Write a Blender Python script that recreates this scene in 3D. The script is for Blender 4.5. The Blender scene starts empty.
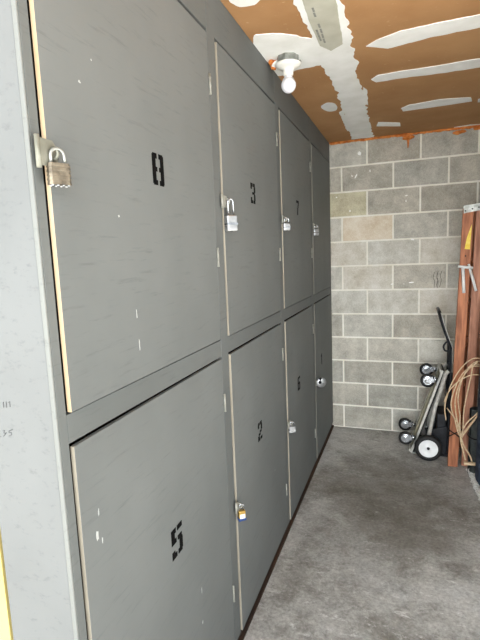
import bpy, bmesh, math, random
from mathutils import Vector, Matrix, noise
random.seed(7)
COL = bpy.context.scene.collection
# ------------------------------------------------------------ camera
YAW, PIT, ROL, F = 0.34953, -0.13733, -0.04074, 467.46
CAM = Vector((0.62917, -4.05029, 1.5487))
fw = Vector((-math.sin(YAW)*math.cos(PIT), math.cos(YAW)*math.cos(PIT), math.sin(PIT)))
rt0 = Vector((math.cos(YAW), math.sin(YAW), 0)); up0 = rt0.cross(fw)
rt = rt0*math.cos(ROL) + up0*math.sin(ROL); up = -rt0*math.sin(ROL) + up0*math.cos(ROL)

def at(x, y, ax, v):
    """photo position -> point on the world plane axis=v"""
    d = fw + rt*((x-240)/F) - up*((y-320)/F)
    i = 'xyz'.index(ax)
    return CAM + d*((v-CAM[i])/d[i])

def lin(c):
    return tuple((v/255/12.92 if v/255 <= .04045 else ((v/255+.055)/1.055)**2.4) for v in c) + (1,)

# ------------------------------------------------------------ materials
def newmat(name, rough=.6, metal=0.0, spec=.5):
    m = bpy.data.materials.new(name); m.use_nodes = True
    nt = m.node_tree; b = nt.nodes['Principled BSDF']
    b.inputs['Roughness'].default_value = rough; b.inputs['Metallic'].default_value = metal
    b.inputs['Specular IOR Level'].default_value = spec
    return m, nt, b

def mat(name, c1, c2=None, scale=8, rough=.6, metal=0.0, bump=.1, stretch=(1,1,1), detail=5, spec=.4, lo=.35, hi=.65, bscale=None):
    m, nt, b = newmat(name, rough, metal, spec)
    N, L = nt.nodes, nt.links
    tc = N.new('ShaderNodeTexCoord'); mp = N.new('ShaderNodeMapping'); mp.inputs['Scale'].default_value = stretch
    L.new(tc.outputs['Object'], mp.inputs['Vector'])
    n = N.new('ShaderNodeTexNoise'); n.inputs['Scale'].default_value = scale; n.inputs['Detail'].default_value = detail
    L.new(mp.outputs[0], n.inputs['Vector'])
    r = N.new('ShaderNodeValToRGB'); r.color_ramp.elements[0].position = lo; r.color_ramp.elements[1].position = hi
    r.color_ramp.elements[0].color = lin(c1); r.color_ramp.elements[1].color = lin(c2 or c1)
    L.new(n.outputs['Fac'], r.inputs[0]); L.new(r.outputs[0], b.inputs['Base Color'])
    if bump:
        n2 = N.new('ShaderNodeTexNoise'); n2.inputs['Scale'].default_value = bscale or scale*6; n2.inputs['Detail'].default_value = 4
        L.new(mp.outputs[0], n2.inputs['Vector'])
        bp = N.new('ShaderNodeBump'); bp.inputs['Strength'].default_value = bump; bp.inputs['Distance'].default_value = .004
        L.new(n2.outputs['Fac'], bp.inputs['Height']); L.new(bp.outputs[0], b.inputs['Normal'])
    return m

def mixrgb(nt, fac, a, b, mode='MIX'):
    x = nt.nodes.new('ShaderNodeMix'); x.data_type = 'RGBA'; x.blend_type = mode
    for s, v in ((0, fac), (6, a), (7, b)):
        if hasattr(v, 'node'): nt.links.new(v, x.inputs[s])
        else: x.inputs[s].default_value = v
    return x.outputs[2]

def tnoise(nt, vec, scale, detail=5, rough=.55, dist=0):
    n = nt.nodes.new('ShaderNodeTexNoise'); n.inputs['Scale'].default_value = scale
    n.inputs['Detail'].default_value = detail; n.inputs['Roughness'].default_value = rough; n.inputs['Distortion'].default_value = dist
    nt.links.new(vec, n.inputs['Vector']); return n.outputs['Fac']

def ramp(nt, fac, p0, p1, c0=(0,0,0,1), c1=(1,1,1,1)):
    r = nt.nodes.new('ShaderNodeValToRGB'); r.color_ramp.elements[0].position = p0; r.color_ramp.elements[1].position = p1
    r.color_ramp.elements[0].color = c0; r.color_ramp.elements[1].color = c1
    nt.links.new(fac, r.inputs[0]); return r.outputs[0]

def objvec(nt, scale=(1,1,1), rot=(0,0,0)):
    tc = nt.nodes.new('ShaderNodeTexCoord'); mp = nt.nodes.new('ShaderNodeMapping')
    mp.inputs['Scale'].default_value = scale; mp.inputs['Rotation'].default_value = rot
    nt.links.new(tc.outputs['Object'], mp.inputs['Vector']); return mp.outputs[0]

def addbump(nt, b, h, strength, dist=.004):
    bp = nt.nodes.new('ShaderNodeBump'); bp.inputs['Strength'].default_value = strength; bp.inputs['Distance'].default_value = dist
    nt.links.new(h, bp.inputs['Height']); nt.links.new(bp.outputs[0], b.inputs['Normal'])

def painted_wood(name, ca, cb, scuff=.75):
    m, nt, b = newmat(name, .62, 0, .2)
    v = objvec(nt); vg = objvec(nt, (8, 1.3, 14), (0.5, 0, 0)); vs = objvec(nt, (14, 22, 7))
    base = mixrgb(nt, ramp(nt, tnoise(nt, v, 2.2, 4), .35, .65), lin(ca), lin(cb))
    grain = tnoise(nt, vg, 5, 6, .7)
    base = mixrgb(nt, ramp(nt, grain, .56, .72), base, tuple(c*.86 for c in lin(ca)[:3])+(1,))
    base = mixrgb(nt, ramp(nt, tnoise(nt, vs, 1.6, 3), scuff, scuff+.03), base, lin((205,206,202)))
    nt.links.new(base, b.inputs['Base Color'])
    addbump(nt, b, grain, .16, .003)
    return m

M = {}
M['grey'] = painted_wood('grey_paint', (101,104,103), (109,112,111), .77)
M['greyframe'] = painted_wood('grey_paint_frame', (94,97,96), (102,105,104), .9)
M['pale'] = painted_wood('pale_paint', (103,105,105), (110,112,112), .95)
M['strip'] = painted_wood('pale_paint_strip', (113,115,113), (120,122,119), .95)
M['scuff'] = mat('chalky_scuff', (164,166,164), (180,182,180), 60, .9, bump=0)
M['rawedge'] = mat('raw_wood_edge', (176,152,120), (196,174,144), 20, .8, stretch=(1,1,.2))
M['paleedge'] = mat('pale_wood_edge', (134,127,114), (152,145,131), 20, .8, stretch=(1,1,.2))
M['greyedge'] = mat('grey_wood_edge', (108,106,98), (122,119,111), 20, .8, stretch=(1,1,.2))
M['skid'] = mat('dark_timber', (38,27,21), (64,46,34), 14, .85, stretch=(1,.15,1))
M['inside'] = mat('cabinet_inside', (50,42,34), (62,54,44), 6, .9)
M['black'] = mat('stencil_black', (7,7,7), (12,12,12), 30, .9, bump=0, spec=.08)
M['pencil'] = mat('pencil_grey', (70,70,72), (95,95,96), 60, .8, bump=0)
M['hingemetal'] = mat('painted_hinge_metal', (136,136,128), (160,160,152), 40, .45, .3, .2)
M['platemetal'] = mat('painted_plate', (112,112,100), (132,132,121), 25, .5, .2, .2)
M['lam'] = mat('laminated_brassy_steel', (92,84,72), (134,124,107), 60, .45, .6, .2)
M['brass'] = mat('brass', (176,140,72), (208,176,104), 40, .35, .8, .1)
M['steel'] = mat('bright_steel', (156,158,160), (190,192,194), 30, .38, .8, .05)
M['chrome'] = mat('chrome', (160,163,167), (200,203,208), 30, .25, .95, .03)
M['bluebump'] = mat('blue_plastic', (26,52,104), (38,70,128), 20, .45, bump=0)
M['whiteplastic'] = mat('white_label', (224,226,226), (236,238,238), 20, .45, bump=0)
M['porcelain'] = mat('porcelain', (226,224,216), (238,236,230), 10, .3, bump=.03)
M['bulb'] = mat('frosted_bulb', (226,226,232), (236,236,242), 10, .25, bump=0)
M['galv'] = mat('galvanised_steel', (128,130,124), (176,178,174), 30, .45, .7, .1)
M['mud'] = mat('joint_compound', (238,238,234), (250,250,248), 9, .9, bump=.35, bscale=30)
M['tape'] = mat('grey_drywall_tape', (180,178,162), (192,190,176), 12, .9, bump=.1)
M['tapemark'] = mat('printed_mark', (128,128,122), (150,150,144), 60, .9, bump=0)
M['foam'] = mat('orange_foam', (186,100,38), (226,146,74), 30, .75, bump=.5, bscale=60)
M['wood'] = mat('reddish_wood', (138,84,58), (196,128,90), 16, .6, stretch=(3,3,.35), bump=.25)
M['woodb'] = mat('reddish_wood_pale', (142,94,72), (192,138,112), 16, .6, stretch=(3,3,.35), bump=.25)
M['sticker'] = mat('yellow_label', (236,206,70), (244,222,110), 50, .6, bump=0)
M['alu'] = mat('aluminium', (178,176,168), (206,204,196), 30, .5, .15, .05)
M['deck'] = mat('pale_olive_board', (140,138,116), (166,162,140), 20, .6, stretch=(1,1,.3))
M['rubber'] = mat('black_rubber', (18,18,18), (30,30,30), 30, .6, bump=.1)
M['blackmetal'] = mat('black_metal', (20,22,26), (34,36,42), 30, .42, .2, .05)
M['navymetal'] = mat('navy_metal', (30,38,54), (46,56,74), 20, .4, .3, .05)
M['cord'] = mat('tan_cord', (196,168,132), (222,198,166), 60, .6, bump=.1)
M['darkcord'] = mat('dark_strap', (18,15,14), (30,26,23), 60, .7, bump=0)
M['navy'] = mat('navy_fabric', (30,38,52), (56,66,82), 18, .85, bump=.6)
M['greyfab'] = mat('charcoal_fabric', (84,92,94), (112,120,120), 18, .85, bump=.6)
M['chain'] = mat('white_plastic_chain', (206,206,202), (228,228,226), 40, .5, bump=0)
M['yellow'] = mat('yellow_painted_wall', (188,170,104), (196,180,114), 5, .8, bump=.1)
M['char'] = mat('charcoal_mark', (96,94,90), (120,118,112), 80, .9, bump=0)

# ceiling: brown drywall paper
m, nt, b = newmat('brown_drywall_paper', .85, 0, .2)
v = objvec(nt)
c = mixrgb(nt, ramp(nt, tnoise(nt, v, 3, 5), .35, .65), lin((170,127,86)), lin((184,142,100)))
c = mixrgb(nt, ramp(nt, tnoise(nt, v, 45, 3), .66, .78), c, lin((196,160,120)))
nt.links.new(c, b.inputs['Base Color']); addbump(nt, b, tnoise(nt, v, 80, 3), .1); M['ceil'] = m
# concrete floor
m, nt, b = newmat('worn_concrete', .55, 0, .4)
v = objvec(nt); v2 = objvec(nt, (1, 1, 1), (0, 0, .6))
big = tnoise(nt, v, 1.3, 7, .65, .25)
c = mixrgb(nt, ramp(nt, big, .34, .60), lin((118,114,106)), lin((188,188,186)))
c = mixrgb(nt, ramp(nt, tnoise(nt, v2, 7, 9, .75, .3), .46, .66), c, lin((188,187,183)))
c = mixrgb(nt, ramp(nt, tnoise(nt, v, 5.5, 9, .8, .2), .30, .50, (.85,.85,.85,1), (0,0,0,1)), c, lin((98,93,84)))
c = mixrgb(nt, ramp(nt, tnoise(nt, objvec(nt, (1, 2.2, 1), (0, 0, .9)), 9, 10, .85, .5), .555, .64), c, lin((214,214,212)))
# darker brown mottled patch in the middle of the aisle
vd = nt.nodes.new('ShaderNodeVectorMath'); vd.operation = 'DISTANCE'; nt.links.new(objvec(nt, (1, .62, 1)), vd.inputs[0]); vd.inputs[1].default_value = (.50, -.72, 0)
ad = nt.nodes.new('ShaderNodeMath'); ad.operation = 'MULTIPLY_ADD'; nt.links.new(tnoise(nt, v, 3, 7, .7), ad.inputs[0]); ad.inputs[1].default_value = .9; nt.links.new(vd.outputs['Value'], ad.inputs[2])
c = mixrgb(nt, ramp(nt, ad.outputs[0], .72, 1.3, (.62,.62,.62,1), (0,0,0,1)), c, lin((92,86,76)))
c = mixrgb(nt, .45, c, ramp(nt, tnoise(nt, v, 60, 6, .75), .25, .75), 'OVERLAY')
nt.links.new(c, b.inputs['Base Color'])
nt.links.new(ramp(nt, big, .3, .7, (.62,.62,.62,1), (.42,.42,.42,1)), b.inputs['Roughness'])
addbump(nt, b, tnoise(nt, v, 40, 6), .25); M['floor'] = m
M['bounce_ground'] = mat('pale_bounce_ground', (188,186,180), (206,204,198), 3, .9, bump=.2, bscale=60)  # pale tone picked so the outdoor slab reflects more light indoors
# blocks: colour from attribute times noise
m, nt, b = newmat('concrete_block', .9, 0, .2)
v = objvec(nt)
a = nt.nodes.new('ShaderNodeVertexColor'); a.layer_name = 'tint'
n1 = tnoise(nt, v, 7, 7, .7)
c = mixrgb(nt, .6, a.outputs['Color'], ramp(nt, n1, .3, .7, (.26,.26,.26,1), (.76,.76,.76,1)), 'OVERLAY')
c = mixrgb(nt, .5, c, ramp(nt, tnoise(nt, v, 160, 3, .7), .25, .75, (.25,.25,.25,1), (.75,.75,.75,1)), 'OVERLAY')
nt.links.new(c, b.inputs['Base Color']); addbump(nt, b, tnoise(nt, v, 120, 4, .7), .5, .003); M['block'] = m

# ------------------------------------------------------------ mesh helpers
def box(bm, lo, hi, mx=None, mi=0):
    vs = [bm.verts.new((lo[0] if i & 1 == 0 else hi[0], lo[1] if i & 2 == 0 else hi[1], lo[2] if i & 4 == 0 else hi[2])) for i in range(8)]
    if mx is not None:
        for w in vs: w.co = mx @ w.co
    fs = []
    for q in ((0,2,3,1),(4,5,7,6),(0,1,5,4),(2,6,7,3),(0,4,6,2),(1,3,7,5)):
        f = bm.faces.new([vs[k] for k in q]); f.material_index = mi; fs.append(f)
    return fs

def frame_of(d):
    d = d.normalized(); a = Vector((0,0,1)) if abs(d.z) < .9 else Vector((1,0,0))
    u = d.cross(a).normalized(); return u, d.cross(u).normalized()

def tube(bm, pts, r, n=10, closed=False, mi=0, flat=1.0):
    pts = [Vector(p) for p in pts]; R = r if isinstance(r, (list, tuple)) else [r]*len(pts)
    rings = []; u = None
    for i, p in enumerate(pts):
        if closed: d = pts[(i+1) % len(pts)] - pts[i-1]
        else: d = pts[min(i+1, len(pts)-1)] - pts[max(i-1, 0)]
        d.normalize()
        if u is None: u, w = frame_of(d)
        else:
            u = (u - d*u.dot(d)).normalized(); w = d.cross(u)
        rings.append([bm.verts.new(p + (u*math.cos(2*math.pi*k/n) + w*math.sin(2*math.pi*k/n)*flat)*R[i]) for k in range(n)])
    m = len(rings)
    for i in range(m if closed else m-1):
        A, B = rings[i], rings[(i+1) % m]
        for k in range(n):
            f = bm.faces.new((A[k], A[(k+1) % n], B[(k+1) % n], B[k])); f.smooth = True; f.material_index = mi
    if not closed:
        bm.faces.new(rings[0][::-1]).material_index = mi; bm.faces.new(rings[-1]).material_index = mi

def lathe(bm, prof, mx, n=28, mi=0):
    rings = []
    for r, z in prof:
        rings.append([bm.verts.new(mx @ Vector((max(r, 1e-5)*math.cos(2*math.pi*k/n), max(r, 1e-5)*math.sin(2*math.pi*k/n), z))) for k in range(n)])
    for A, B in zip(rings, rings[1:]):
        for k in range(n):
            f = bm.faces.new((A[k], A[(k+1) % n], B[(k+1) % n], B[k])); f.smooth = True; f.material_index = mi

def prism(bm, pts, ext, mi=0):
    a = [bm.verts.new(p) for p in pts]; e = Vector(ext); c = [bm.verts.new(Vector(p)+e) for p in pts]
    bm.faces.new(a[::-1]).material_index = mi; bm.faces.new(c).material_index = mi
    for i in range(len(a)):
        bm.faces.new((a[i], a[(i+1) % len(a)], c[(i+1) % len(a)], c[i])).material_index = mi

def smooth_pts(pts, n=8, closed=False):
    pts = [Vector(p) for p in pts]; out = []; m = len(pts)
    for i in range(m if closed else m-1):
        g = lambda k: pts[k % m] if closed else pts[max(0, min(m-1, k))]
        a, b_, c_, d_ = g(i-1), g(i), g(i+1), g(i+2)
        for s in range(n):
            t = s/n
            out.append(.5*((2*b_) + (c_-a)*t + (2*a-5*b_+4*c_-d_)*t*t + (3*b_-a-3*c_+d_)*t**3))
    if not closed: out.append(pts[-1])
    return out

def obj(name, bm, mats, parent=None, bevel=0, sharp=False):
    bmesh.ops.recalc_face_normals(bm, faces=bm.faces)
    me = bpy.data.meshes.new(name); bm.to_mesh(me); bm.free()
    for k in (mats if isinstance(mats, (list, tuple)) else [mats]): me.materials.append(M[k])
    o = bpy.data.objects.new(name, me); COL.objects.link(o)
    if parent: o.parent = parent
    if bevel:
        md = o.modifiers.new('bevel', 'BEVEL'); md.width = bevel; md.segments = 2; md.limit_method = 'ANGLE'
    return o

def B(): return bmesh.new()
def empty(name, loc, rz=0):
    o = bpy.data.objects.new(name, None); COL.objects.link(o); o.location = loc; o.rotation_euler = (0, 0, rz); o.empty_display_size = .05
    return o
def tag(o, label, cat, group=None):
    o['label'] = label; o['category'] = cat
    if group: o['group'] = group
    return o
def struct(name, bm, mats, bevel=0):
    o = obj(name, bm, mats, None, bevel); o['kind'] = 'structure'; return o

# ------------------------------------------------------------ setting
WR = 2.4; H = 2.4384; XR = 1.24; YF = -3.364
bm = B(); box(bm, (-.78, YF-.3, -.12), (XR+.2, .2, 0)); struct('floor', bm, 'floor')
bm = B(); box(bm, (-5, -12, -.14), (9, 1.5, -.012)); struct('ground', bm, 'bounce_ground')  # unseen outdoor slab, made pale to bounce light up onto the ceiling
bm = B(); box(bm, (-.78, YF-.32, H), (XR+.16, .2, H+.06)); ceiling = struct('ceiling', bm, 'ceil')  # unseen overhang past the front added to shade the header boards

def blockwall(name, origin, uax, length, normal, joint0, seed):
    """running bond of hollow blocks; u along the wall, z up"""
    rnd = random.Random(seed); bm = B(); lay = bm.loops.layers.float_color.new('tint')
    u = Vector(uax); n = Vector(normal); o = Vector(origin)
    def slab(u0, u1, z0, z1, d0, d1, colr, jit=0.0, bev=.004):
        def P(a, z, d): return o + u*a + Vector((0,0,z)) + n*d
        base = [bm.verts.new(P(a, z, d0)) for a, z in ((u0,z0),(u1,z0),(u1,z1),(u0,z1))]
        top = [bm.verts.new(P(a, z, d1)) for a, z in ((u0+bev,z0+bev),(u1-bev,z0+bev),(u1-bev,z1-bev),(u0+bev,z1-bev))]
        fs = [bm.faces.new(top)] + [bm.faces.new((base[i], base[(i+1)%4], top[(i+1)%4], top[i])) for i in range(4)]
        for f in fs:
            for l in f.loops: l[lay] = colr
    mort = lin((232,229,218))
    slab(0, length, 0, H, 0, .0, mort, bev=0)
    C = .2032
    for row in range(12):
        z1 = H-row*C; z0 = z1-C
        off = joint0 + (C if row % 2 == 0 else 0) - 2*C*3
        k = 0
        while off + k*2*C < length:
            a0 = off + k*2*C; a1 = a0 + 2*C; k += 1
            if a1 <= .02: continue
            g = .0068
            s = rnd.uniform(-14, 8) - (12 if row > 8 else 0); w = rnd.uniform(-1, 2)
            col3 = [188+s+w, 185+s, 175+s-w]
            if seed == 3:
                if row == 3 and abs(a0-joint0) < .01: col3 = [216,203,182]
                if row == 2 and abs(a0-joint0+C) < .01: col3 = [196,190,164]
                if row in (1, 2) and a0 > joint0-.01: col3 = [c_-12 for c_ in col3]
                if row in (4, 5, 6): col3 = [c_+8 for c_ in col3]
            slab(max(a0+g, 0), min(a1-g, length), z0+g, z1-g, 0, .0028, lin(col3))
    box_lo = o - n*.15
    fs = []
    c1 = o - n*.001; c2 = o + u*length - n*.19
    x0, x1 = sorted((c1.x, c2.x)); y0, y1 = sorted((c1.y, c2.y))
    for f in box(bm, (x0, y0, 0), (x1, y1, H)):
        for l in f.loops: l[lay] = mort
    return bm
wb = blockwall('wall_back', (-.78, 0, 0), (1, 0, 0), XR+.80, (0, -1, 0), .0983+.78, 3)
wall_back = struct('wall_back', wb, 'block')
wr = blockwall('wall_right', (XR, -.003, 0), (0, -1, 0), WR, (-1, 0, 0), .0, 5)  # unseen front end cut short so invented side daylight reaches the doors
struct('wall_right', wr, 'block')
bm = B(); box(bm, (-.78, YF+.02, 0), (-.70, 0, H)); struct('wall_left', bm, 'yellow')
bm = B(); box(bm, (-3.4, YF+.001, 0), (-.1885, YF+.1, 2.9)); pass
struct('wall_front', bm, 'yellow')

# marks on the back wall (splats of paint, soot strokes)
def wallmark(bm, px, py, w, h, ang, y=-.0045):
    c0 = at(px, py, 'y', y); pts = []
    for k in range(9):
        a = 2*math.pi*k/9; rr = random.uniform(.7, 1.2)
        dx, dz = w*math.cos(a)*rr, h*math.sin(a)*rr
        pts.append(Vector((c0.x+dx*math.cos(ang)-dz*math.sin(ang), y, c0.z+dx*math.sin(ang)+dz*math.cos(ang))))
    prism(bm, pts, (0, .0012, 0))
bm = B()
for a in ((359.5,153.5,.016,.02,.3),(356,176,.006,.022,-.6),(370,171,.004,.013,0),(406,201,.004,.012,0),(406.5,195.5,.012,.004,.2),(336.5,197.5,.006,.006,0),
          (350,211,.008,.007,0),(412.5,239.5,.014,.007,-.2),(352,176,.004,.01,.4),(392,284,.014,.005,.2),(411,282.5,.022,.005,.1),(404,284,.005,.004,.1)):
    wallmark(bm, *a)
obj('paint_splatter', bm, 'mud', wall_back)
bm = B()
for dx in (0, 4.2):
    for l in ([(434.5,272),(433.2,278),(434.5,281),(434,288)],[(438.3,271),(436.7,276),(437.7,280),(436,287)]):
        pts = [at(x+dx*.85, y, 'y', -.0045) for x, y in l]
        tube(bm, smooth_pts(pts, 4), .0022, 5)
obj('soot_mark', bm, 'char', wall_back)

# joint compound on the ceiling
def jag(pts, amp, step=.016, seed=0):
    rnd = random.Random(seed); out = []
    for i in range(len(pts)):
        a, c_ = pts[i], pts[(i+1) % len(pts)]
        n = max(1, int((c_-a).length/step)); d = (c_-a).normalized() if (c_-a).length else Vector((1,0,0)); nn = Vector((-d.y, d.x, 0))
        for k in range(n):
            out.append(a + (c_-a)*(k+rnd.uniform(-.25,.25)*(k>0))/n + nn*(amp*1.7*noise.noise(Vector((len(out)*.37, seed*3.1, 0))) + rnd.uniform(-amp, amp)*.28))
    return out
def patch(px, amp=.004, th=.003, mk='mud', z=H, name='joint_compound', sm=False, seed=1):
    pts = [at(x, y, 'z', z) for x, y in px]
    if sm: pts = smooth_pts(pts, 5, True)
    pts = jag(pts, amp, .016, seed)
    bm = B(); prism(bm, [Vector((p.x, p.y, z+.0005)) for p in pts], (0, 0, -th))
    bmesh.ops.triangulate(bm, faces=[f for f in bm.faces if len(f.verts) > 4])
    return obj(name, bm, mk, ceiling)
patch([(289,-14),(339,-14),(345,12),(351,34),(353,52),(358,62),(355,70),(360,84),(366,98),(367,112),(370,124),(374,137),(352,139),(349,130),(344,116),(341,106),(337,92),(329,76),(322,66),(316,46),(303,18)], .009, .003, seed=3)
patch([(298,-14),(334,-14),(341,30),(343,43),(331,50),(320,45),(309,20)], .002, .0045, 'tape', name='drywall_tape')
bm = B()
for (xa, ya, xb, yb) in ((312.5,8,314,12),(314,13,315.5,17),(318.5,24,320,28),(320.5,29,321.8,33),(322,34,323.3,38),(323.5,39,325,43),(316.5,30,321,41)):
    a, c_ = at(xa, ya, 'z', H-.005), at(xb, yb, 'z', H-.005); d = (c_-a).normalized(); nn = Vector((-d.y, d.x, 0))*.004
    prism(bm, [a+nn, c_+nn, c_-nn, a-nn], (0, 0, .001))
obj('printed_mark', bm, 'tapemark', ceiling)
patch([(252,38),(262,34),(280,34),(300,36),(314,40),(324,52),(326,62),(314,66),(300,69),(285,74),(272,74),(262,58)], .006, .0035, sm=True, seed=5)
patch([(366,46),(376,40),(400,31),(430,24),(480,14),(520,7),(520,22),(480,27),(430,37),(400,45),(388,48),(376,47)], .003, seed=6)
patch([(371,79),(378,75),(400,71),(440,65),(480,58),(520,52),(520,62),(480,67),(440,73),(400,78),(376,82)], .003, seed=7)
patch([(401,108),(408,105),(440,99),(471,97),(472,101),(440,106),(403,111)], .002, seed=8)
patch([(478,99),(490,96),(520,92),(520,97),(490,101),(478,102)], .002, seed=18)
patch([(378,122),(400,122.5),(400.5,126),(376.5,126)], .002, seed=9)
patch([(454,127),(470,124.5),(479,124),(500,121),(500,123),(476,126.5),(455,129)], .001, seed=10)
patch([(321,107),(326,103),(333,103),(337,106),(336,110),(328,111)], .002, sm=True, seed=11)
patch([(228,-2),(236,5),(246,6),(256,3),(262,-8),(236,-12)], .003, sm=True, seed=12)
patch([(339,112),(343,110),(351,130),(347,131)], .003, .002, seed=14)
patch([(363,87),(367,90),(368,105),(364,104)], .003, .002, seed=15)

# orange expanding foam
def lump(bm, c0, r, seed, sq=(1,1,1)):
    s = bmesh.ops.create_icosphere(bm, subdivisions=2, radius=1)
    for w in s['verts']:
        n = 1 + .35*noise.noise(w.co*1.7 + Vector((seed, seed*.7, 0)))
        w.co = Vector((w.co.x*sq[0], w.co.y*sq[1], w.co.z*sq[2]))*r*n + Vector(c0)
    for f in bm.faces: f.smooth = True
bm = B(); rnd = random.Random(4)
x = .015; k = 0
while x < XR-.02:
    lump(bm, (x, -.006, H-.006-.003*rnd.random()), .009+.008*rnd.random(), k, (1.6, .9, .75)); x += .016+.012*rnd.random(); k += 1
for px, py, r in ((408,138,.026),(406,136,.02),(411,137,.02),(458,132.5,.026),(462,131.5,.02),(364,140,.016),(366,139,.014),(340,143,.014),(477,128.5,.018),(379,136,.012),(333,144,.015)):
    q = at(px, py, 'y', -.012); lump(bm, (q.x, -.012, min(q.z, H-.01)), r, px, (1.5, .7, .6))
q = at(408,138,'y',-.01); tube(bm, [(q.x,-.012,q.z),(q.x+.002,-.010,q.z-.04),(q.x,-.009,q.z-.075)], [.012,.007,.003], 8)
tag(obj('foam_sealant', bm, 'foam'), 'orange foam sealant bead oozing along the top of the block wall', 'foam sealant')
bm = B()
q = at(273.5, 63.5, 'z', H-.012)
for d in ((0,0,0,.02),(.014,.008,-.006,.015),(-.006,-.016,.0,.014),(.004,.024,-.002,.012),(.0,-.002,-.016,.014)):
    lump(bm, (q.x+d[0], q.y+d[1], q.z+d[2]), d[3], d[3]*900)
tag(obj('foam_blob', bm, 'foam'), 'small orange foam blob on the ceiling beside the bare bulb', 'foam sealant')

# ------------------------------------------------------------ lockers
bank = empty('storage_locker_bank', (0, YF, 0))
tag(bank, 'tall grey painted plywood locker bank with eight numbered doors along the left side', 'locker')
def W(o):   # keep world coordinates under the parent at (0, YF, 0)
    o.location = (-bank.location.x, -bank.location.y, 0); return o
SK = .038; ZT, ZR1, ZR2 = 2.272, 1.256, 1.185
seams = [(-3.332, -2.537), (-2.460, -1.703), (-1.627, -.862), (-.791, -.030)]
bm = B()
box(bm, (-.66, YF+.02, SK), (-.645, -.004, H-.012)); box(bm, (-.645, YF+.02, SK), (-.02, -.004, SK+.015)); box(bm, (-.645, YF+.02, H-.028), (-.02, -.004, H-.013))
box(bm, (-.645, YF+.02, 1.21), (-.021, -.004, 1.23)); box(bm, (-.645, -.019, SK+.015), (-.021, -.005, H-.03))
for s in (-2.5, -1.665, -.826): box(bm, (-.645, s-.008, SK+.015), (-.021, s+.008, H-.03))
W(obj('carcass', bm, 'inside', bank))
st = [(YF+.0022, -3.339), (-2.532, -2.467), (-1.698, -1.634), (-.857, -.797), (-.026, -.003)]
for i, (a, c_) in enumerate(st):
    bm = B(); box(bm, (-.02 if i else -.0106, a, SK), (.001 if i else 0, c_, H-.004)); W(obj('stile', bm, 'greyframe', bank, .0012))
for i in range(4):
    a, c_ = st[i][1], st[i+1][0]
    bm = B(); box(bm, (-.02, a+.0003, ZT+.013), (0, c_-.0003, H-.004)); W(obj('header_board', bm, 'greyframe', bank, .001))
    bm = B(); box(bm, (-.02, a+.0003, ZR2+.008), (0, c_-.0003, ZR1-.004)); W(obj('rail', bm, 'greyframe', bank, .001))
bm = B(); box(bm, (-.1795, YF, 0), (-.0125, YF+.012, H-.003)); ep = W(obj('end_panel', bm, 'pale', bank, .001)); ep['label'] = 'pale grey-white board on the near end'
bm = B(); box(bm, (-.0106, YF-.003, 0), (.0, YF+.002, H-.003)); W(obj('corner_strip', bm, 'strip', bank, .002))['label'] = 'narrow pale corner strip'
bm = B(); box(bm, (-.66, YF+.001, .002), (-.006, -.004, SK-.002)); box(bm, (-.0055, YF+.001, 0), (.010, -.01, .012)); W(obj('base_skid', bm, 'skid', bank, .002))['label'] = 'dark brown timber skid under the doors'
# pencil marks on end panel
bm = B()
def stroke(l, r=.0007):
    pts = [at(x, y, 'y', YF-.0005) for x, y in l]; tube(bm, pts, r, 5)
for l in ([(3.3,402),(3.6,407.5)],[(6,401.5),(6.4,407.5)],[(8.2,402.6),(9.6,401.4),(10,407)]): stroke(l)
obj('pencil_writing', bm, 'pencil', ep); bm = B()
for l in ([(.2,436.8),(.8,436.2)],[(2.8,431),(5,430.2),(3.6,433),(5.8,433.6),(3.4,436.4)],[(6.2,432.5),(5,433.8)],
          [(12.4,429.8),(9,430.8),(8.8,432.6),(11.4,432.6),(11.6,435),(9,436)]):
    stroke(l)
obj('pencil_writing', bm, 'pencil', ep)

DIG = {  # stencil strokes in a 1 x 1.35 cell
 '8': [(0,.06,.30,1.29),(.30,0,.42,.22),(.30,.58,.42,.78),(.30,1.13,.42,1.35),(.70,.06,1,1.29),(.58,0,.70,.22),(.58,.58,.70,.78),(.58,1.13,.70,1.35),(.06,0,.3,.06),(.06,1.29,.3,1.35),(.7,0,.94,.06),(.7,1.29,.94,1.35)],
 '5': [(0,.66,.30,1.35),(.30,1.12,.42,1.35),(.54,1.12,1,1.35),(.30,.66,.44,.86),(.56,.66,.94,.86),(.70,.10,1,.66),(.56,0,.94,.10),(.56,.10,.70,.22),(0,0,.44,.22),(0,.22,.26,.36)],
 '3': [(0,1.12,.44,1.35),(.56,1.12,.94,1.35),(.70,.76,1,1.12),(.34,.60,.88,.76),(.70,.20,1,.60),(.56,0,.94,.20),(0,0,.44,.22),(0,.22,.26,.40),(0,.95,.26,1.12)],
 '2': [(0,.95,.28,1.25),(.06,1.13,.44,1.35),(.56,1.13,.94,1.35),(.70,.72,1,1.13),(.44,.55,.86,.72),(.16,.38,.58,.55),(0,.22,.34,.38),(0,0,.44,.22),(.56,0,1,.22)],
 '6': [(0,.06,.30,1.25),(.06,1.13,.44,1.35),(.56,1.13,.96,1.35),(.30,.62,.44,.80),(.56,.62,.94,.80),(.70,.06,1,.66),(.30,0,.44,.2),(.56,0,.94,.2)],
 '7': [(0,1.12,.44,1.35),(.56,1.12,1,1.35),(.66,.90,.96,1.12),(.52,.66,.82,.90),(.40,.36,.70,.66),(.34,0,.64,.36)],
 '1': [(.36,0,.68,1.35),(.16,1.02,.36,1.22)]}
def digit(ch, y0, z0, w, parent, xf):
    bm = B()
    for a, c_, d, e in DIG[ch]:
        box(bm, (0, y0+a*w, z0+c_*w), (.0009, y0+d*w, z0+e*w))
    o = obj('door_number', bm, 'black', parent); o.location = (xf, 0, 0); return o

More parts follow.
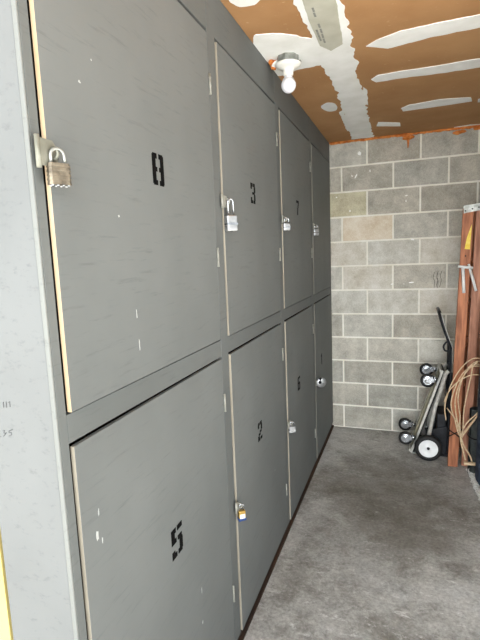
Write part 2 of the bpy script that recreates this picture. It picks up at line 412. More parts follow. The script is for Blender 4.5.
def hinge(parent, y, z, h):
    """barrel stands just off the door's far edge; leaves on door and stile"""
    bm = B()
    tube(bm, [(.0040, y, z-h/2), (.0040, y, z+h/2)], .0040, 10)
    for t in (-.5, -.1, .3): tube(bm, [(.004, y, z+t*h*.98), (.004, y, z+t*h*.98+.003)], .0046, 10)
    return obj('hinge', bm, 'hingemetal', parent)

def hasp(parent, z, y0, wide, xoff, tall, mk='hingemetal'):
    """knuckle on the stile, plate swung over the door's near edge and a staple through it; local to the door (hinge axis frame)"""
    bm = B()
    tube(bm, [(xoff+.004, y0, z-tall/2), (xoff+.004, y0, z+tall/2)], .0048, 10)
    y1 = y0+wide
    prism(bm, [(xoff+.006, y0+.002, z-tall*.42), (xoff+.006, y1-.012, z-tall*.42), (xoff+.006, y1, z-tall*.2), (xoff+.006, y1, z+tall*.2), (xoff+.006, y1-.012, z+tall*.42), (xoff+.006, y0+.002, z+tall*.42)], (.002, 0, 0))
    ys = y1-.014
    tube(bm, smooth_pts([(xoff+.004, ys, z-.009), (xoff+.014, ys, z-.009), (xoff+.020, ys, z), (xoff+.014, ys, z+.009), (xoff+.004, ys, z+.009)], 4), .0026, 8)
    return obj('hasp', bm, mk, parent), ys

DOORS = []
specs = [  # column, upper?, digit, (digit y, z, w), proud of near edge, edge material
 (0,1,'8',(-2.950,1.740,.060),.0075,'rawedge'), (1,1,'3',(-2.142,1.764,.062),.0055,'paleedge'), (2,1,'7',(-1.29,1.772,.062),.0055,'paleedge'), (3,1,None,None,.005,'greyedge'),
 (0,0,'5',(-2.975,.694,.066),.0055,'paleedge'), (1,0,'2',(-2.165,.722,.062),.007,'paleedge'), (2,0,'6',(-1.37,.722,.062),.007,'paleedge'), (3,0,'1',(-.575,.695,.062),.005,'greyedge')]
hz = {1: (2.112, 1.545), 0: (1.022, .262)}
for col, upper, ch, dg, proud, em in specs:
    y0, y1 = seams[col]; z0, z1 = (ZR1, ZT) if upper else (SK+.004, ZR2)
    L = y1-y0; ang = math.atan2(proud-.002, L)
    # door frame: origin at far (hinge) edge, face at local x = 0, near edge at local y = -L
    bm = B(); fs = box(bm, (-.0105, -L, z0), (0, 0, z1)); fs[2].material_index = 1   # near edge left bare
    d = obj('locker_door', bm, ['grey', em], bank, .0008)
    d.location = (.002, y1-YF, 0); d.rotation_euler = (0, 0, ang)
    if ch: digit(ch, dg[0]-y1, dg[1], dg[2], d, .0001)
    else: pass
    for z in hz[upper]: hinge(d, .001, z, .066)
    DOORS.append((d, y1, ang, proud))
bpy.context.view_layer.update()
def scuff(i, px, py, w, h):
    d, y1, ang, proud = DOORS[i]; q = at(px, py, 'x', .004); y = q.y-y1; rnd = random.Random(px)
    bm = B(); pts = []
    for k in range(9):
        a = 2*math.pi*k/9; g = rnd.uniform(.6, 1.3); pts.append((.0001, y+w*math.cos(a)*g, q.z+h*math.sin(a)*g))
    prism(bm, pts, (.0005, 0, 0)); obj('paint_scuff', bm, 'scuff', d)
for a in ((0,136,314,.0018,.012),(0,139,345,.002,.014),(0,78,82,.004,.003),(0,118,216,.003,.003),(4,98,512,.002,.010),(4,97,536,.004,.012),(4,102,540,.002,.008),(4,203,622,.003,.006),(4,202,590,.0015,.012),(0,90,60,.002,.002),(5,275,470,.002,.003),(2,292,338,.002,.004)):
    scuff(*a)

def door_hasp(i, px, py, wide, tall, mk='hingemetal', knob=-.028):
    d, y1, ang, proud = DOORS[i]; y0 = seams[i % 4][0]
    z = at(px, py, 'x', .012).z
    Ln = y1-y0
    o, ys = hasp(d, z, -Ln+knob, wide, .002, tall, mk)
    # world position of the staple
    p = Vector((.016, ys, z)); c_, s_ = math.cos(ang), math.sin(ang)
    return Vector((.002 + p.x*c_ - p.y*s_, y1 + p.x*s_ + p.y*c_, z))

def padlock(name, label, pos, rz, w, h, t, sh, style, sw=.62, tilt=0):
    """pos: inside top of the shackle, resting on the staple"""
    root = empty(name, pos, rz); root.rotation_euler = (0, tilt, rz)
    tag(root, label, 'padlock'); top = -sh
    r = w*.075
    if style == 'disc':
        bm = B(); mx = Matrix.Translation((0, 0, -.018)) @ Matrix.Rotation(math.pi/2, 4, 'X')
        R_ = w/2
        lathe(bm, [(0, t/2), (R_*.8, t/2), (R_*.95, t/2-.003), (R_, t/2-.007), (R_, -t/2+.007), (R_*.95, -t/2+.003), (R_*.8, -t/2), (0, -t/2)], mx, 36)
        obj('body', bm, 'steel', root)
        bm = B(); tube(bm, [(-.008, -t/2-.0015, .001), (-.014, -t/2-.0015, .012), (0, -t/2-.0015, .018)], .007, 8); lathe(bm, [(0, t/2+.002), (.012, t/2+.002), (.012, 0)], Matrix.Translation((-.012, 0, -.014)) @ Matrix.Rotation(math.pi/2, 4, 'X'), 20)
        obj('shackle_notch', bm, 'black', root)['label'] = 'dark shackle opening'
        return root
    bm = B()
    if style == 'lam':
        n = 10; ph = h/n
        for k in range(n):
            e = .0 if k % 2 else .0009
            zt = top-k*ph
            pts = []
            for (sx, sy) in ((-1,-1),(1,-1),(1,1),(-1,1)):
                ww, tt = w/2-e, t/2-e; cc = .004
                a = [(sx*ww, sy*(tt-cc)), (sx*(ww-cc), sy*tt)]
                if sx*sy > 0: a = a[::1]
                else: a = a[::-1]
                pts += a
            prism(bm, [(x_, y_, zt) for x_, y_ in pts], (0, 0, -ph*.97 if k < n-1 else -ph))
        body = obj('body', bm, 'lam', root)
        bm = B()
        for x_ in (-.36, -.12, .12, .36):
            for y_ in (-.28, .28):
                lathe(bm, [(0, -.003), (.0022, -.0024), (.003, 0), (0, .0005)], Matrix.Translation((x_*w, y_*t, top-h)), 10)
        obj('rivet', bm, 'steel', root)['label'] = 'bright rivet heads under the body'
    elif style == 'key':    # solid body with rounded shoulders
        box(bm, (-w/2, -t/2, top-h), (w/2, t/2, top)); 
        body = obj('body', bm, 'steel', root, .004)
        bm = B(); box(bm, (-w*.5-.0006, -t*.5-.0006, top-h*.62), (w*.5+.0006, t*.5+.0006, top-h*.48)); obj('body_band', bm, 'chrome', root)
        bm = B(); lathe(bm, [(0, -.001), (.005, -.001), (.005, .001)], Matrix.Translation((0, 0, top-h)), 14); obj('keyhole', bm, 'black', root)
    elif style == 'brass':
        box(bm, (-w/2, -t/2, top-h), (w/2, t/2, top)); obj('body', bm, 'brass', root, .003)
        bm = B(); box(bm, (-w/2-.002, -t/2-.002, top-h-.004), (w/2+.002, t/2+.002, top-h+.008)); obj('bumper', bm, 'bluebump', root, .003)['label'] = 'blue plastic bumper'
        bm = B(); box(bm, (-w*.36, -t/2-.0012, top-h+.006), (w*.36, -t/2+.001, top-.012)); obj('label_plate', bm, 'whiteplastic', root)['label'] = 'white label'
    sp = w*sw/2
    bm = B(); pts = [(-sp, 0, top-.003), (-sp, 0, -sp*.9)] + [(-sp*math.cos(a), 0, -sp*.9+sp*math.sin(a)) for a in [math.pi*k/10 for k in range(1, 10)]] + [(sp, 0, -sp*.9), (sp, 0, top-.003)]
    pts = [(x_, y_, z_+r) for x_, y_, z_ in pts]
    tube(bm, pts, r, 10); obj('shackle', bm, 'chrome' if style != 'lam' else 'galv', root)
    return root

q = door_hasp(0, 45, 153, .046, .056, 'platemetal', -.031)
padlock('padlock', 'large brassy laminated steel padlock hanging on the door numbered 8', q+Vector((.004,0,.004)), math.radians(62), .040, .038, .020, .022, 'lam')
q = door_hasp(1, 222, 201, .044, .048)
padlock('padlock', 'silver padlock with long tall shackle on the door numbered 3', q+Vector((.009,0,.004)), math.radians(50), .042, .055, .022, .052, 'key', .5)
q = door_hasp(2, 282, 219, .046, .04)
padlock('padlock', 'small silver padlock on the upper door numbered 7, third from the front', q+Vector((.004,0,.004)), math.radians(35), .036, .038, .018, .024, 'key')
q = door_hasp(3, 313, 226, .048, .04)
padlock('padlock', 'small silver padlock on the unnumbered upper door nearest the block wall', q+Vector((.004,0,.004)), math.radians(35), .036, .044, .018, .024, 'key')
q = door_hasp(5, 236, 508, .034, .044)
padlock('padlock', 'brass padlock with white label and blue bumper on the door numbered 2', q+Vector((.004,0,.004)), math.radians(40), .028, .036, .018, .022, 'brass')
q = door_hasp(6, 288, 425, .044, .044)
padlock('padlock', 'small pale steel padlock on the lower door numbered 6', q+Vector((.004,0,.004)), math.radians(35), .038, .036, .02, .022, 'key')
q = door_hasp(7, 317, 382, .068, .04)
padlock('disc_padlock', 'round silver disc padlock on the lower door nearest the block wall', q+Vector((.016,0,.01)), math.radians(25), .074, 0, .026, 0, 'disc')
# lower door 5 near-edge hasp is out of the photo's frame and is left out

# ------------------------------------------------------------ ceiling light
lp = at(288, 56, 'z', H); YL = lp.y
lx = at(288, 64, 'y', YL).x
fix = empty('ceiling_light', (lx, YL, H)); tag(fix, 'white porcelain lamp holder with unlit frosted bulb on the ceiling', 'ceiling light')
def zat(py): return at(287, py, 'y', YL).z - H
zd = zat(66); zn = zat(77); zb = zat(93.5)
I = Matrix.Identity(4)
bm = B(); lathe(bm, [(.001, 0), (.050, 0), (.050, zd*.7), (.046, zd*.72), (.046, zd*.8), (.001, zd*.8)], I, 8)
box(bm, (-.058, -.01, zd*.75), (-.044, .01, zd*.70)); box(bm, (.044, -.01, zd*.75), (.06, .01, zd*.70))
for f in bm.faces: f.smooth = False
obj('mounting_box', bm, 'galv', fix)
bm = B(); lathe(bm, [(.001, zd*.78), (.056, zd*.80), (.060, zd*.86), (.058, zd*.98), (.046, zd-.008), (.030, zd-.014), (.024, zd-.022), (.023, zn+.008), (.019, zn+.002), (.001, zn+.002)], I, 36)
obj('lamp_holder', bm, 'porcelain', fix)
R_ = .034; cz = zb+R_
prof = [(.0005, zn+.006), (.0175, zn+.005), (.019, zn-.004), (.021, zn-.014), (.025, cz+R_*.83)]
a0 = math.asin(.0285/R_)
for k in range(15):
    a = math.pi - a0 - (math.pi-a0)*k/14
    prof.append((R_*math.sin(a), cz - R_*math.cos(a)))
bm = B(); lathe(bm, prof, I, 32); obj('bulb', bm, 'bulb', fix)
bm = B(); q = Vector((-.055, .02, -.02))
lump(bm, q, .026, 3, (1.3, 1, .6)); obj('plaster_lump', bm, 'mud', fix)['label'] = 'white plaster lump beside the holder'

# ------------------------------------------------------------ ladder
lad = empty('stepladder', (.95, -.4, 0)); tag(lad, 'folded reddish-brown wooden stepladder with yellow label standing by the block wall', 'stepladder')
def WL(o): o.location = (-lad.location.x, -lad.location.y, 0); return o
YN = -.60; YTOP = -.56
def lp2(px, py, y=None):
    y = YN if y is None else y
    return at(px, py, 'y', y)
A0 = [lp2(447.6, 466.5), lp2(457.6, 467.5)]; A1 = [lp2(463.2, 208, YTOP), lp2(474.2, 206, YTOP)]
A0[0].z = A0[1].z = .002
B0x = A0[1].x+.025; B1 = [lp2(477.2, 205, YTOP), lp2(487, 203, YTOP)]
def rail(x0a, x0b, z0, t1a, t1b, yb, yt, th, mk, dx=0):
    bm = B()
    p = [Vector((x0a+dx, yb, z0)), Vector((x0b+dx, yb, z0)), Vector((t1b.x+dx, yt, t1b.z)), Vector((t1a.x+dx, yt, t1a.z))]
    prism(bm, p, (0, th, 0)); o = WL(obj('rail', bm, mk, lad, .003)); return o
DEP = .36; SHX = .10
zt = A1[0].z; A1[1].z = zt; B1[0].z = B1[1].z = zt
r1 = rail(A0[0].x, A0[1].x, .002, A1[0], A1[1], YN, YTOP, .028, 'wood')
rail(A0[0].x, A0[1].x, .002, A1[0], A1[1], YN+DEP, YTOP+DEP-.08, .028, 'wood', SHX)
rail(B0x, B0x+.055, .002, B1[0], B1[1], YN+.03, YTOP+.03, .024, 'woodb')
rail(B0x, B0x+.055, .002, B1[0], B1[1], YN+DEP-.03, YTOP+DEP-.11, .024, 'woodb', SHX*.6)
def lerp(a, b_, t): return a+(b_-a)*t
for k in range(1, 6):
    t = k/6.2; z = zt*t; xa = lerp(A0[0].x, A1[0].x, t); xb = lerp(A0[1].x, A1[1].x, t)
    y0 = lerp(YN, YTOP, t)+.029; y1_ = lerp(YN+DEP, YTOP+DEP-.08, t)-.001
    bm = B(); prism(bm, [(xa+.03, y0, z-.01), (xb+.004, y0, z-.01), (xb+SHX+.004, y1_, z-.01), (xa+SHX+.004, y1_, z-.01)], (0, 0, .02)); WL(obj('step', bm, 'wood', lad, .002))
for t in (.12, .5, .85):
    z = zt*t; xa = lerp(B0x, B1[0].x, t); y0 = lerp(YN, YTOP, t)+.055; y1_ = lerp(YN+DEP-.03, YTOP+DEP-.11, t)-.001
    bm = B(); prism(bm, [(xa+.018, y0, z-.02), (xa+.036, y0, z-.02), (xa+.036+SHX*.6, y1_, z-.02), (xa+.018+SHX*.6, y1_, z-.02)], (0, 0, .04)); WL(obj('brace', bm, 'woodb', lad, .002))
# galvanised top bracket
bm = B(); a = lp2(463.6, 213.5, YTOP-.004); c_ = lp2(463.4, 205.5, YTOP-.004); d_ = lp2(491, 201, YTOP-.004); e_ = lp2(491, 208, YTOP-.004)
prism(bm, [a, e_, d_, c_], (0, .003, 0))
prism(bm, [(c_.x, YTOP-.004, c_.z-.003), (d_.x, YTOP-.004, c_.z-.003), (d_.x+SHX*.5, YTOP+DEP-.06, c_.z-.003), (c_.x+SHX, YTOP+DEP-.06, c_.z-.003)], (0, 0, .003))
WL(obj('top_bracket', bm, 'galv', lad, .0008))['label'] = 'galvanised metal bracket at the top'
bm = B()
for px, py in ((465.5,210.8),(472.5,208.8),(479,207)):
    bm = B(); q = lp2(px, py, YTOP-.0045); lathe(bm, [(0, .002), (.004, .001), (.0055, -.001)], Matrix.Translation(q) @ Matrix.Rotation(math.pi/2, 4, 'X'), 12)
    WL(obj('rivet', bm, 'blackmetal', lad))
yf = lambda py: lerp(YTOP, YN, (py-206)/261)-.0015
bm = B()
def pf(px, py, o=0): return lp2(px, py, yf(py)-o)
for seg, r in ((((458,266.5),(473,268)), .009), (((463,268),(463.8,293)), .0105), (((470,269),(476,291)), .009), (((468.5,264),(471,271)), .007)):
    (x0, y0), (x1, y1_) = seg; tube(bm, [pf(x0, y0, .012), pf(x1, y1_, .012)], r, 8)
WL(obj('spreader', bm, 'whiteplastic', lad))['label'] = 'pale metal spreader bars'
bm = B(); prism(bm, [pf(464.5,249), pf(469.8,249.5), pf(472,224), pf(470,229), pf(466.8,238)], (0, .001, 0)); WL(obj('warning_sticker', bm, 'sticker', lad))['label'] = 'yellow sticker'
bm = B(); q = pf(465.5, 256); lathe(bm, [(0, .002), (.004, .001), (.005, -.001)], Matrix.Translation(q) @ Matrix.Rotation(math.pi/2, 4, 'X'), 12); WL(obj('bolt', bm, 'blackmetal', lad))

# ------------------------------------------------------------ hand truck
ht = empty('hand_truck', (.85, -.36, 0)); tag(ht, 'black hand truck with white-hubbed wheels standing against the block wall', 'hand truck')
def WH(o): o.location = (-ht.location.x, -ht.location.y, 0); return o
yn, yfr = -.44, -.20
P = lambda x, y, yy=yn: at(x, y, 'y', yy)
def both(f):
    f(yn, 0); f(yfr, 1)
ref = [P(440,313), P(443.5,325), P(447.5,337), P(451.5,348), P(451,372), P(449.5,400), P(448.5,430), P(447.5,458)]
ref[-1].z = .03
def side(yy, k):
    bm = B(); tube(bm, smooth_pts([(q.x, yy, q.z) for q in ref[3:]], 4), .0125, 10); WH(obj('side_rail', bm, 'blackmetal', ht))
both(side)
bm = B()
hp = [(q.x, yn, q.z) for q in ref[3::-1]]; hf = [(q.x, yfr, q.z) for q in ref[:4]]
tube(bm, hp + [(ref[0].x-.004, yn+.03, ref[0].z+.008), (ref[0].x-.004, yfr-.03, ref[0].z+.008)] + hf, .0125, 10); WH(obj('handle', bm, 'blackmetal', ht))
bm = B(); tube(bm, [(q.x+.007, yn-.010, q.z+.003) for q in ref[:4]] + [(ref[4].x+.007, yn-.010, ref[4].z)], .0035, 6); WH(obj('handle_trim', bm, 'alu', ht))['label'] = 'pale trim line along the handle'
bm = B(); hk = [P(448.5,341,yn-.012), P(445.5,343,yn-.012), P(443.6,346.5,yn-.012), P(445,350.5,yn-.012), P(448.5,351,yn-.012)]; tube(bm, smooth_pts(hk, 5), .007, 8); WH(obj('latch', bm, 'blackmetal', ht))
for q in (ref[4], ref[5], ref[6]):
    bm = B(); box(bm, (q.x-.008, yn, q.z-.018), (q.x+.008, yfr, q.z+.018)); WH(obj('cross_bar', bm, 'navymetal', ht, .003))
bm = B(); p0 = P(449,405); p1 = P(447.5,452); box(bm, (p1.x-.075, yn+.015, .05), (p1.x-.012, yfr-.015, p0.z*.8)); WH(obj('back_plate', bm, 'blackmetal', ht, .006))
tb = [P(449,371), P(446,373.5), P(444.3,378.5), P(440,392), P(435.5,406), P(432,421), P(428.6,437)]
def brace(yy, k):
    bm = B(); tube(bm, smooth_pts([(q.x, yy, q.z) for q in tb], 5), .0145, 12); WH(obj('brace_tube', bm, 'alu', ht))['label'] = 'pale grey bent brace tube'
both(brace)
wc = P(428.2, 448.8, -.53); wr_ = .096; wz = wr_+.001
def wheel(yc, sgn):
    root = B(); mx = Matrix.Translation((wc.x, yc, wz)) @ Matrix.Rotation(math.pi/2, 4, 'X')
    lathe(root, [(.066, .022), (.078, .024), (.090, .020), (wr_, .010), (wr_, -.010), (.090, -.020), (.078, -.024), (.066, -.022)], mx, 44)
    t = WH(obj('wheel', root, 'rubber', ht))
    hb = B(); lathe(hb, [(0, .016), (.014, .016), (.018, .012), (.040, .010), (.050, .014), (.058, .014), (.067, .020), (.067, -.018), (.05, -.012), (0, -.012)], mx, 44)
    h = obj('hub', hb, 'whiteplastic', t); h['label'] = 'white plastic wheel hub'
    cb = B(); lathe(cb, [(0, .024), (.009, .023), (.011, .016)], mx, 16); obj('hub_cap', cb, 'blackmetal', t)
wheel(-.53, 1); wheel(-.13, -1)
bm = B(); tube(bm, [(wc.x, -.515, wz), (wc.x, -.145, wz)], .008, 10); WH(obj('axle', bm, 'blackmetal', ht))
bm = B(); prism(bm, [(wc.x-.01, yn-.005, wz-.03), (wc.x+.02, yn-.005, wz+.11), (ref[-1].x, yn-.005, wz+.14), (ref[-1].x, yn-.005, .02), (wc.x+.03, yn-.005, .03)], (0, .01, 0)); WH(obj('axle_bracket', bm, 'blackmetal', ht, .003)); bm = B(); prism(bm, [(wc.x-.01, yfr-.005, wz-.03), (wc.x+.02, yfr-.005, wz+.11), (ref[-1].x, yfr-.005, wz+.14), (ref[-1].x, yfr-.005, .02), (wc.x+.03, yfr-.005, .03)], (0, .01, 0)); WH(obj('axle_bracket', bm, 'blackmetal', ht, .003))
bm = B(); box(bm, (wc.x-.06, yn, .002), (ref[-1].x+.01, yfr, .012)); WH(obj('toe_plate', bm, 'blackmetal', ht, .002))

# ------------------------------------------------------------ dolly
dl = empty('platform_dolly', (.66, -.34, 0)); tag(dl, 'platform dolly with four casters standing on end against the hand truck', 'dolly')
def WD(o): o.location = (-dl.location.x, -dl.location.y, 0); return o
dn, df = -.43, -.17
b0 = at(411.5, 454, 'y', dn); b1 = at(443.2, 370.8, 'y', dn); b0.z = max(b0.z, .004)
dv = Vector((b1.x-b0.x, 0, b1.z-b0.z)); DLn = dv.length; dv.normalize(); nv = Vector((-dv.z, 0, dv.x))   # nv towards the casters
def DP(s, yy, n): return Vector((b0.x, yy, b0.z)) + dv*s + nv*n
def slab(name, s0, s1, ya, yb, n0, n1, mk, bev=.001):
    bm = B(); prism(bm, [DP(s0, ya, n0), DP(s1, ya, n0), DP(s1, ya, n1), DP(s0, ya, n1)], (0, yb-ya, 0)); return WD(obj(name, bm, mk, dl, bev))
slab('side_rail', 0, DLn, dn, dn+.014, -.004, .012, 'alu'); slab('side_rail', 0, DLn, df-.014, df, -.004, .012, 'alu')
slab('deck', .01, DLn-.01, dn+.0145, df-.0145, -.004, .008, 'deck')['label'] = 'pale olive deck board'
slab('deck_mat', .01, DLn-.01, dn+.002, df-.002, -.016, -.0045, 'rubber')['label'] = 'black rubber top mat'
for s in (.5,):
    slab('centre_rib', .06, DLn-.06, (dn+df)/2-.02, (dn+df)/2+.02, .0085, .018, 'deck')
slab('end_bar', 0, .022, dn+.0145, df-.0145, .0085, .02, 'alu'); slab('end_bar', DLn-.022, DLn, dn+.0145, df-.0145, .0085, .02, 'alu')
bm = B(); c0 = at(416,452,'y',dn-.008); box(bm, (b0.x+.006, dn-.012, .002), (b0.x+.066, dn-.002, .014)); box(bm, (b0.x+.03, dn-.012, .014), (b0.x+.045, dn-.002, .06)); WD(obj('end_bracket', bm, 'galv', dl, .002))
def caster(px, py, yy, rr=.051):
    c_ = at(px, py, 'y', yy)
    rel = c_-Vector((b0.x, yy, b0.z)); s = rel.dot(dv); n = rel.dot(nv); sp = s + .025
    sp = min(sp, DLn-.03)
    bm = B(); mx = Matrix.Translation(c_) @ Matrix.Rotation(math.pi/2, 4, 'X')
    lathe(bm, [(.034, .013), (.044, .014), (rr, .008), (rr, -.008), (.044, -.014), (.034, -.013)], mx, 32)
    k = WD(obj('caster', bm, 'rubber', dl))
    bm = B(); lathe(bm, [(0, .017), (.008, .017), (.012, .013), (.028, .011), (.035, .013), (.035, -.013), (0, -.013)], mx, 28); obj('wheel_hub', bm, 'chrome', k)['label'] = 'bright chrome hub'
    bm = B(); top = DP(sp, yy, .042)
    for sg in (-1, 1):
        yo = Vector((0, sg*.019, 0)); e = (top-c_).normalized(); q = Vector((-e.z, 0, e.x))
        prism(bm, [c_+yo-e*.012+q*.007, c_+yo-e*.012-q*.007, top+yo-q*.022, top+yo+q*.022], (0, sg*.003, 0))
    prism(bm, [top+Vector((0,-.022,0))-dv*.022, top+Vector((0,-.022,0))+dv*.022, top+Vector((0,-.022,0))+dv*.022-nv*.006, top+Vector((0,-.022,0))-dv*.022-nv*.006], (0, .044, 0))
    tube(bm, [DP(sp, yy, .015), DP(sp, yy, .04)], .016, 14)
    tube(bm, [c_+Vector((0,-.026,0)), c_+Vector((0,.026,0))], .005, 10)
    obj('fork', bm, 'chrome', k)['label'] = 'chrome swivel fork'
    bm = B(); p = DP(sp, yy, .009); prism(bm, [p+Vector((0,-.035,0))-dv*.035, p+Vector((0,-.035,0))+dv*.035, p+Vector((0,-.035,0))+dv*.035+nv*.005, p+Vector((0,-.035,0))-dv*.035+nv*.005], (0, .07, 0)); obj('mounting_plate', bm, 'galv', k)
caster(427.6, 380.4, dn+.0); caster(426.4, 369.6, df-.01); caster(405.6, 437.8, dn+.0); caster(405.2, 424.2, df-.01)

# ------------------------------------------------------------ corner clutter
def softbag(name, cx, cy, pr, seed, mk, rot=0, lean=(0,0), n=28):
    """pr: (z, rx, ry) rings with fabric folds"""
    bm = B(); rings = []
    for z, rx, ry in pr:
        ring = []
        for k in range(n):
            a = 2*math.pi*k/n; g = 1 + .10*noise.noise(Vector((math.cos(a)*1.6+seed, math.sin(a)*1.6, z*3))) + .05*noise.noise(Vector((math.cos(a)*5, math.sin(a)*5+seed, z*7)))
            x = rx*g*math.copysign(abs(math.cos(a))**.7, math.cos(a)); y = ry*g*math.copysign(abs(math.sin(a))**.7, math.sin(a))
            ring.append(bm.verts.new((cx + x*math.cos(rot)-y*math.sin(rot) + lean[0]*z, cy + x*math.sin(rot)+y*math.cos(rot) + lean[1]*z, z)))
        rings.append(ring)
    for A, C_ in zip(rings, rings[1:]):
        for k in range(n):
            f = bm.faces.new((A[k], A[(k+1)%n], C_[(k+1)%n], C_[k])); f.smooth = True
    bm.faces.new(rings[0][::-1]); bm.faces.new(rings[-1])
    return obj(name, bm, mk)
def rings(h, rx, ry, n=14, taper=.15):
    out = []
    for k in range(n+1):
        t = k/n; e = min(1, (min(t, 1-t)*n/1.6+.35)); e = min(1, e)
        out.append((.002+h*t, rx*e*(1-taper*t), ry*e*(1-taper*t)))
    return out
tag(softbag('carry_bag', at(476.5, 400, 'y', -.86).x+.055, -.86, rings(1.12, .050, .072, 20, .25), 2.3, 'navy', 0, (.0, 0)), 'tall dark navy fabric bag standing behind the wooden stepladder', 'bag')
ro = empty('rolled_mat', (1.068, -.672, 0)); tag(ro, 'short charcoal rolled mat standing on end between cords and navy bags', 'rolled mat')
bm = B(); sp = []
for k in range(90):
    a = k*.25; r = .012+.0017*k*.25
    sp.append((r*math.cos(a), r*math.sin(a)))
zr = at(472, 409, 'y', -.672).z
ring0 = [bm.verts.new((x, y, .002)) for x, y in sp]; ring1 = [bm.verts.new((x+.004, y, zr+.004*math.sin(i*.4))) for i, (x, y) in enumerate(sp)]
for i in range(len(sp)-1): f = bm.faces.new((ring0[i], ring0[i+1], ring1[i+1], ring1[i])); f.smooth = True
bmesh.ops.solidify(bm, geom=bm.faces[:], thickness=.005)
obj('roll', bm, 'greyfab', ro)
bm = B(); rr = .012+.0017*90*.25+.004
tube(bm, [(.002+rr*math.cos(a), rr*math.sin(a), zr*.6+.01*math.sin(a)) for a in [2*math.pi*k/24 for k in range(24)]], .004, 6, True); obj('tie', bm, 'darkcord', ro)
tag(softbag('duffel_bag', 1.155, -1.085, rings(.30, .08, .12, 12, .2), 8.1, 'navy', 0), 'low dark navy bag on the floor at the right wall beside the white chain', 'bag')

# tan extension cord looped over the ladder
bm = B()
yc = -.738
loops = [
 [(446,420),(445,405),(451,385),(462,367),(474,358.5),(483,362),(486,385),(480,410),(464,432),(461,437),(458,432),(455,420)],
 [(455,420),(451,405),(455,388),(464,372),(476,366),(486,372),(488,395),(478,415),(463,434),(459,430),(457,420)],
 [(457,420),(455,402),(459,385),(467,371),(478,364),(488,378),(487,400),(474,420),(462,436),(460,428),(460,415)],
 [(460,415),(458,398),(462,380),(470,366),(481,362),(489,380),(488,402),(470,424),(461,438),(459,425),(447,408)],
 [(444,402),(449,391),(459,381),(470,375.5),(480,375.5),(488,384),(488,396),(478,412),(466,424),(460.5,437)],
 [(463,430),(464,410),(467.5,392),(471,376),(473,366),(478,362)],
]
chain_pts = []
for i, lp_ in enumerate(loops):
    pts = [at(x, y, 'y', yc-.012*(i % 3)-.004*math.sin(j)) for j, (x, y) in enumerate(lp_)]
    for q in pts: q.x = min(q.x, 1.19)
    tube(bm, smooth_pts(pts, 6), .0040, 7)
tail = [at(x, y, 'y', yc-.01) for x, y in ((460.5,434),(461,442),(463.5,452),(465.5,460))]; tube(bm, smooth_pts(tail, 6), .0055, 7)
tail = [at(x, y, 'y', yc-.01) for x, y in ((460.5,436),(464,446),(469.5,455),(472,461.5))]; tube(bm, smooth_pts(tail, 6), .0055, 7)
cordo = tag(obj('extension_cord', bm, 'cord'), 'tan extension cord coiled in loops hanging beside the wooden stepladder', 'cord')
bm = B(); q = at(470.5, 463.5, 'y', yc-.01); box(bm, (q.x-.04, q.y-.012, q.z-.010), (q.x+.035, q.y+.012, q.z+.008)); obj('plug', bm, 'cord', cordo, .004)
bm = B(); zs = at(452, 434, 'y', YN).z; ta = zs/zt; xa = lerp(A0[0].x, A1[0].x, ta); xb = lerp(A0[1].x, A1[1].x, ta)
for dz, sg in ((0, 1), (.012, -1)):
    lo_, hi_ = zs+dz-.016*sg, zs+dz+.030*sg
    tube(bm, smooth_pts([(xa-.004, YN-.003, lo_), ((xa+xb)/2, YN-.004, (lo_+hi_)/2), (xb+.004, YN-.003, hi_), (xb+.006, YN+.034, hi_), ((xa+xb)/2, YN+.036, (lo_+hi_)/2), (xa-.006, YN+.034, lo_)], 4, True), .004, 6, True)
tag(obj('strap', bm, 'darkcord'), 'thin dark strap tied around the foot of the wooden stepladder', 'strap')

# white chain on the floor
ch = []
path = smooth_pts([at(469,469.5,'z',.012), at(472,474,'z',.012), at(474,480,'z',.012), at(476,486,'z',.012), at(480,494,'z',.012), at(484,504,'z',.012), at(485,514,'z',.012)], 9)
bm = B(); rnd = random.Random(3)
for s in range(0, len(path)-1):
    for rep in range(2):
        p = path[s] + Vector((rnd.uniform(-.010, .014), rnd.uniform(-.008, .008), 0)); a = rnd.uniform(0, 3.14); tl = rnd.uniform(-.5, .5)
        mx = Matrix.Translation(p+Vector((0,0,rep*.004))) @ Matrix.Rotation(a, 4, 'Z') @ Matrix.Rotation(tl, 4, 'X')
        tube(bm, [mx @ Vector((.016*math.cos(t), .010*math.sin(t), 0)) for t in [2*math.pi*k/10 for k in range(10)]], .0036, 6, True)
tag(obj('chain', bm, 'chain'), 'white plastic chain lying on the concrete floor at the right edge', 'chain')

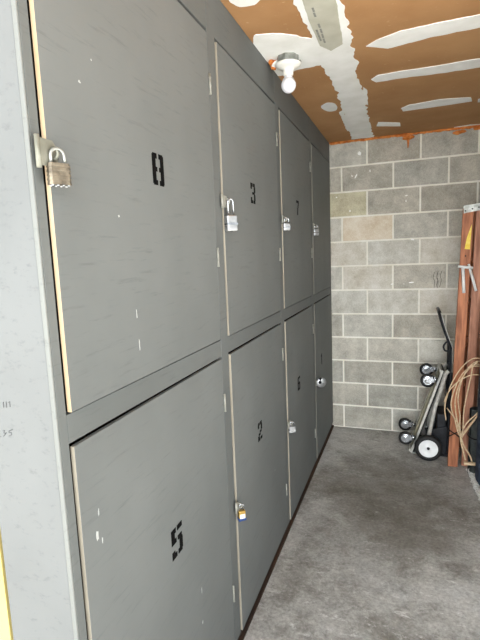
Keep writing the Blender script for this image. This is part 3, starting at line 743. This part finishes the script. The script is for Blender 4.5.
# ------------------------------------------------------------ light and camera
SKY_POW, SKY_GLOW, SKY_BASE = 8, 9, 1.3
w = bpy.data.worlds.new('overcast_day'); bpy.context.scene.world = w; w.use_nodes = True
nt = w.node_tree; bg = nt.nodes['Background']
# hazy daylight, brightest low in the sky in front of the open doorway
tc = nt.nodes.new('ShaderNodeTexCoord')
GLOW = Vector((.10, -1, .16)).normalized()
dp = nt.nodes.new('ShaderNodeVectorMath'); dp.operation = 'DOT_PRODUCT'; nt.links.new(tc.outputs['Generated'], dp.inputs[0]); dp.inputs[1].default_value = GLOW
mx_ = nt.nodes.new('ShaderNodeMath'); mx_.operation = 'MAXIMUM'; nt.links.new(dp.outputs['Value'], mx_.inputs[0]); mx_.inputs[1].default_value = 0
pw = nt.nodes.new('ShaderNodeMath'); pw.operation = 'POWER'; nt.links.new(mx_.outputs[0], pw.inputs[0]); pw.inputs[1].default_value = SKY_POW
ml = nt.nodes.new('ShaderNodeMath'); ml.operation = 'MULTIPLY_ADD'; nt.links.new(pw.outputs[0], ml.inputs[0]); ml.inputs[1].default_value = SKY_GLOW; ml.inputs[2].default_value = SKY_BASE
bg.inputs['Color'].default_value = (.93, .975, 1.0, 1); nt.links.new(ml.outputs[0], bg.inputs['Strength'])
bounce_sun = bpy.data.lights.new('bounce_sun', 'SUN'); bounce_sun.energy = 29; bounce_sun.angle = .009; bounce_sun.color = (1, .985, .965)  # added sun, lights the unseen ground so it bounces light inside
so = bpy.data.objects.new('bounce_sun', bounce_sun); COL.objects.link(so); so.rotation_euler = Vector((.06, -.30, -1)).to_track_quat('-Z', 'Y').to_euler(); so.location = (0, 0, 6)
cam = bpy.data.cameras.new('camera'); co = bpy.data.objects.new('camera', cam); COL.objects.link(co)
cam.sensor_fit = 'VERTICAL'; cam.sensor_height = 32; cam.lens = F*32/640; cam.clip_start = .02
mw = Matrix((rt, up, -fw)).transposed().to_4x4(); mw.translation = CAM; co.matrix_world = mw
S = bpy.context.scene; S.camera = co
S.view_settings.view_transform = 'Standard'; S.view_settings.look = 'None'; S.view_settings.gamma = 1; S.view_settings.exposure = .12
S.view_settings.use_curve_mapping = False
